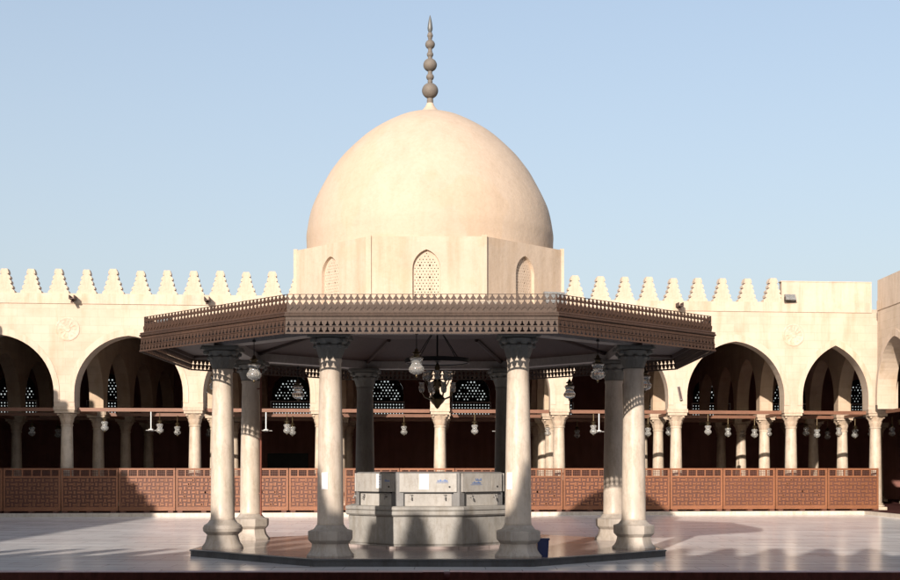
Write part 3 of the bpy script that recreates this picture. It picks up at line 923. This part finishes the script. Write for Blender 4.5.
# ------------------------------------------------------------------ lamps of the pavilion
def W(p):  # pavilion local to world
    v = Matrix.Rotation(PR, 3, 'Z') @ Vector(p); return (v.x + PC[0], v.y + PC[1], v.z)
def make_lantern(label, ztop, loc):
    t = thing('hanging_lantern', label, 'lantern', loc, 0, 'glass lanterns hung under the pavilion eaves')
    ch = MB(); ch.tube((0, 0, .43), (0, 0, ztop), .008, 6); ch.tube((0, 0, .70 if ztop > .75 else ztop - .04), (0, 0, .74 if ztop > .75 else ztop), .03, 8); ch.build('chain', M['iron'], t)
    cp = MB(); cp.lathe([(.012, .46), (.03, .44), (.035, .41), (.075, .385), (.085, .365), (.05, .36), (.045, .33), (.10, .315), (.105, .305), (.07, .30)], 16); cp.build('cap', M['brass'], t, smooth=40)
    g = MB(); g.lathe([(.085, .298), (.12, .29), (.10, .25), (.085, .20), (.105, .16), (.135, .12), (.14, .085), (.11, .04), (.06, .015), (.02, .0)], 24); g.build('glass_shade', M['glass'], t, smooth=60)
    rg = MB(); rg.lathe([(.12, .288), (.125, .284), (.12, .28), (.115, .284)], 20, cap=False); rg.build('metal_rim', M['brass'], t, smooth=50)
    rg = MB(); rg.lathe([(.02, -.002), (.025, -.02), (.008, -.05)], 10); rg.build('knob', M['brass'], t, smooth=50)
    return t
lat = [(0, 'hung at the middle of the front canopy edge'), (1, 'hung at the right front canopy edge beside the second right column'), (2, 'hung on the far right side behind the right columns'),
       (3, 'hung at the right rear edge of the canopy'), (4, 'hung at the middle of the rear canopy edge behind the chandelier'), (5, 'hung at the left rear of the canopy before the lattice window'),
       (6, 'hung on the far left side behind the left columns'), (7, 'hung at the left front canopy edge right of the leftmost column')]
L0 = None
for k, t in lat:
    p = octframe(k)(-.12 if k == 0 else 0, 4.45, 3.31)
    if L0 is None: L0 = make_lantern('bell shaped glass lantern ' + t, .91, W(p))
    else: dup(L0, W(p), 'bell shaped glass lantern ' + t)
# chandelier
ch = thing('chandelier', 'dark brass chandelier with an iron ring hung under the pavilion centre', 'chandelier', W((.15, 0, 2.93)))
mb = MB(); mb.tube((0, 0, .3), (0, 0, 1.68), .018, 8); mb.build('rod', M['iron'], ch)
mb = MB(); mb.lathe([(.64, .95), (.67, .95), (.67, 1.04), (.64, 1.04), (.64, .95)], 32, cap=False); mb.lathe([(.02, .96), (.63, .965), (.63, .985), (.02, .99)], 32); mb.build('iron_ring', M['iron'], ch, smooth=40)
for k in range(4):
    a = PI / 4 + k * PI / 2; mb = MB(); mb.tube((.6 * math.cos(a), .6 * math.sin(a), 1.03), (.05 * math.cos(a), .05 * math.sin(a), 1.68), .009, 6); mb.build('chain', M['iron'], ch)
mb = MB(); mb.lathe([(.008, 0), (.04, .03), (.07, .08), (.12, .13), (.17, .2), (.12, .27), (.06, .32), (.04, .42), (.09, .5), (.12, .56), (.05, .62), (.03, .75), (.06, .85), (.03, .94)], 20); mb.build('body', M['brass'], ch, smooth=60)
for k in range(16):
    a = k * PI / 8; c, s = math.cos(a), math.sin(a); lo = k % 2
    r = .35 if lo else .25; z = .42 if lo else .66
    mb = MB(); pts = [(.06, z - .15), (.15, z - .22), (r * .8, z - .17), (r, z - .05)]
    for (r0, z0), (r1, z1) in zip(pts[:-1], pts[1:]): mb.tube((r0 * c, r0 * s, z0), (r1 * c, r1 * s, z1), .014, 6)
    arm = mb.build('arm', M['brass'], ch)
    mb = MB(); mb.lathe([(.02, -.07), (.05, -.05), (.065, .02), (.045, .07), (.06, .12)], 14, (r * c, r * s, z)); mb.build('glass_cup', M['glass'], arm, smooth=50)

# ------------------------------------------------------------------ arcade lanterns, fans, speakers
def make_alantern(label, loc):
    t = thing('hanging_lantern', label, 'lantern', loc, 0, 'small glass lanterns under the arcade tie beams')
    a = MB(); a.tube((0, 0, .50), (0, 0, .80), .014, 6); a.build('chain', M['brass'], t)
    b = MB(); b.lathe([(.02, .52), (.05, .5), (.10, .455), (.11, .43), (.06, .42), (.055, .39), (.09, .38), (.09, .365)], 14)
    b.build('cap', M['brass'], t, smooth=40)
    b = MB(); b.lathe([(.03, .005), (.03, -.02), (.008, -.04)], 10); b.build('knob', M['brass'], t, smooth=40)
    c = MB(); c.lathe([(.085, .362), (.125, .34), (.13, .31), (.085, .23), (.10, .19), (.14, .14), (.135, .08), (.07, .02), (.03, .006)], 18); c.build('glass_shade', M['glass'], t, smooth=60)
    return t
lamps = [(32, 1), (58, 2), (104.7, 0), (159.8, 0), (177.4, 1), (209, 2), (287, 0), (292.5, 1), (404, 1), (474.7, 0), (548, 1), (577, 2), (593.5, 0), (648, 1), (669, 1),
         (708, 0), (728, 1), (742, 2), (754.5, 1), (768.5, 1), (806, 1), (817, 1), (827.5, 2), (839, 1), (855, 1), (871, 1), (892, 1)]
ords = ['first', 'second', 'third', 'fourth', 'fifth', 'sixth', 'seventh', 'eighth', 'ninth', 'tenth', 'eleventh', 'twelfth', 'thirteenth', 'fourteenth', 'fifteenth', 'sixteenth', 'seventeenth', 'eighteenth', 'nineteenth', 'twentieth', 'twenty-first', 'twenty-second', 'twenty-third', 'twenty-fourth', 'twenty-fifth', 'twenty-sixth', 'twenty-seventh']
A0 = None
for i, (px, r_) in enumerate(lamps):
    v = ROWV[r_] - (.0 if r_ == 0 else .12)
    x = px2X(px, v)
    zb = 3.0 + .04 * ((i * 7) % 3)
    p = far(x, v - .0, zb)
    place = 'white glass lantern under the far tie beams, %s from the left' % ords[i]
    if A0 is None: A0 = make_alantern(place, p)
    else: dup(A0, p, place)
def make_fan(label, loc):
    t = thing('ceiling_fan', label, 'ceiling fan', loc, 0, 'white fans hung in the arcade')
    a = MB(); a.tube((0, 0, .05), (0, 0, .75), .022, 8); a.build('rod', M['white'], t)
    b = MB(); b.lathe([(.04, -.05), (.10, -.03), (.11, .03), (.05, .06)], 16); b.build('motor', M['white'], t, smooth=40)
    for k in range(3):
        m = MB(); m.rbox((.15, 0, .0), (.18, .07, .01), 0, .2)
        rot = Matrix.Rotation(k * 2 * PI / 3 + .5, 3, 'Z'); m.v = [tuple(rot @ Vector(p)) for p in m.v]
        m.build('blade', M['white'], t)
    return t
F0 = None
for px, lab in ((151, 'white fan on a rod left of the second visible pier in the far arcade'), (266, 'white fan on a rod right of the leftmost pavilion columns, in the far arcade'), (498, 'white fan on a rod behind the front right pavilion column, in the far arcade'), (599, 'white fan on a rod just left of the right pavilion columns, in the far arcade')):
    p = far(px2X(px, 2.4), 2.4, 3.18)
    if F0 is None: F0 = make_fan(lab, p)
    else: dup(F0, p, lab)
# loudspeakers on piers
S0 = None
for i, lab in ((3, 'slim grey column loudspeaker on the pier behind the front left pavilion column'), (6, 'slim grey column loudspeaker tilted on the pier right of the pavilion')):
    p = far(XC[i] + .12, -.085, 4.30)
    if S0 is None:
        m = MB(); m.rbox((0, 0, .27), (.10, .09, .52), 0, -.1); S0 = m.build('loudspeaker', M['grey'], None, loc=p); S0.rotation_euler = (0, R(-11), 0)
        tag(S0, lab, 'loudspeaker')
        g_ = MB(); g_.rbox((0, -.048, .27), (.08, .004, .48), 0, -.1); g_.build('speaker_grille', M['soffit'], S0)
        g_ = MB(); g_.box(-.02, .02, .03, .083, .2, .3); g_.build('bracket', M['iron'], S0)
    else: o = dup(S0, p, lab)
# floodlights
def make_flood(label, loc, s=1.0, rz=0):
    t = thing('floodlight', label, 'floodlight', loc, rz)
    a = MB()
    a.box(-.2 * s, .2 * s, -.1 * s, .12 * s, .06 * s, .30 * s, lambda x, y, z: (x * (1 - .25 * (y / (.2 * s) + .1)), y + (z - .18 * s) * .5, z))
    a.build('housing', M['grey'], t)
    b = MB(); b.box(-.175 * s, .175 * s, -.108 * s, -.102 * s, .08 * s, .28 * s, lambda x, y, z: (x, y + (z - .18 * s) * .5, z)); b.build('lens', M['glass'], t)
    c = MB(); c.box(-.225 * s, -.205 * s, -.03 * s, .03 * s, 0, .2 * s); c.box(.235 * s, .255 * s, -.03 * s, .03 * s, 0, .2 * s); c.box(-.205 * s, .235 * s, -.03 * s, .03 * s, 0, .02); c.build('bracket', M['iron'], t)
    return t
p = far(px2X(788, -.0) + .03, -.16 + .15, ZP + .001)
make_flood('grey box floodlight on the parapet at the foot of the plain attic wall', (p[0], p[1] - .12, p[2]), .95, .2)
a = octframe(1)(-1.85, 5.0, 4.43); make_flood('weathered floodlight behind the balustrade at the front right canopy corner', W(a), .85, .3)
a = octframe(7)(-1.95, 5.12, 4.40); make_flood('weathered floodlight behind the balustrade near the left canopy corner', W(a), .62, -.6)
mb = MB(); mb.lathe([(.10, 0), (.24, .03), (.3, .1), (.2, .16), (.08, .19)], 12, mod=lambda a, i, z: 1 + .2 * math.sin(3 * a))

# blue bucket, pipe
b_ = thing('plastic_bin', 'dark blue plastic bin beside the base of the front right column', 'bin', W((2.09, -4.02, PZ2)))
mb = MB(); mb.box(-.10, .10, -.10, .10, 0, .30, lambda x, y, z: (x * (.85 + z * .5), y * (.85 + z * .5), z)); mb.build('body', M['blue'], b_)
mb = MB(); mb.box(-.115, .115, -.115, .115, .301, .33); mb.build('rim', M['blue'], b_)
pp = W((-4.0 + .24, 1.66 - .10, PZ2))
mb = MB(); mb.tube((0, 0, 0), (0, 0, 3.9), .022, 8); mb.tube((0, 0, 0), (0, 0, .03), .05, 10)
for z in (1.0, 2.2, 3.3): mb.box(-.14, 0, -.012, .012, z, z + .03)
o = mb.build('drain_pipe', M['rust'], None, loc=pp); tag(o, 'thin rust red pipe running down beside the rear left pavilion column', 'pipe')

# ------------------------------------------------------------------ light, sky, camera
EL, AZ = math.atan(.362), R(18)
world = bpy.data.worlds.new('World'); sc.world = world; world.use_nodes = True
nt = world.node_tree
bg = nt.nodes['Background']
sky = nt.nodes.new('ShaderNodeTexSky'); sky.sky_type = 'NISHITA'; sky.sun_disc = False
sky.sun_elevation = EL; sky.sun_rotation = PI + AZ
sky.altitude = 0; sky.air_density = 1.0; sky.dust_density = 2.0; sky.ozone_density = 1.2
# pale dusty air: thick at the horizon, thinner overhead
tc = nt.nodes.new('ShaderNodeTexCoord'); sx = nt.nodes.new('ShaderNodeSeparateXYZ'); nt.links.new(tc.outputs['Generated'], sx.inputs[0])
mr = nt.nodes.new('ShaderNodeMapRange'); mr.inputs['From Min'].default_value = 0; mr.inputs['From Max'].default_value = .40
mr.inputs['To Min'].default_value = .86; mr.inputs['To Max'].default_value = .38; nt.links.new(sx.outputs[2], mr.inputs['Value'])
hz = nt.nodes.new('ShaderNodeMix'); hz.data_type = 'RGBA'; nt.links.new(mr.outputs[0], hz.inputs[0])
nt.links.new(sky.outputs[0], hz.inputs[6]); hz.inputs[7].default_value = (2.65, 2.85, 3.0, 1)
nt.links.new(hz.outputs[2], bg.inputs[0]); bg.inputs[1].default_value = .15
sl = bpy.data.lights.new('sun', 'SUN'); sl.energy = 5.0; sl.angle = R(.53); sl.color = (1, .89, .78)
so = bpy.data.objects.new('sun', sl); col.objects.link(so)
d = Vector((math.sin(AZ) * math.cos(EL), math.cos(AZ) * math.cos(EL), -math.sin(EL)))
so.rotation_euler = d.to_track_quat('-Z', 'Y').to_euler()
cam = bpy.data.cameras.new('camera'); co = bpy.data.objects.new('camera', cam); col.objects.link(co)
cam.sensor_width = 36; cam.lens = F / 900 * 36; cam.shift_y = (470 - 290) / 900; cam.clip_end = 4000; cam.clip_start = .05
co.location = (0, 0, CAMZ); co.rotation_euler = (PI / 2, 0, 0)
sc.camera = co
sc.view_settings.view_transform = 'Standard'; sc.view_settings.look = 'None'
sc.view_settings.exposure = 0.5; sc.view_settings.gamma = 1
sc.view_settings.use_curve_mapping = False
sc.render.engine = 'CYCLES'
sc.cycles.max_bounces = 8
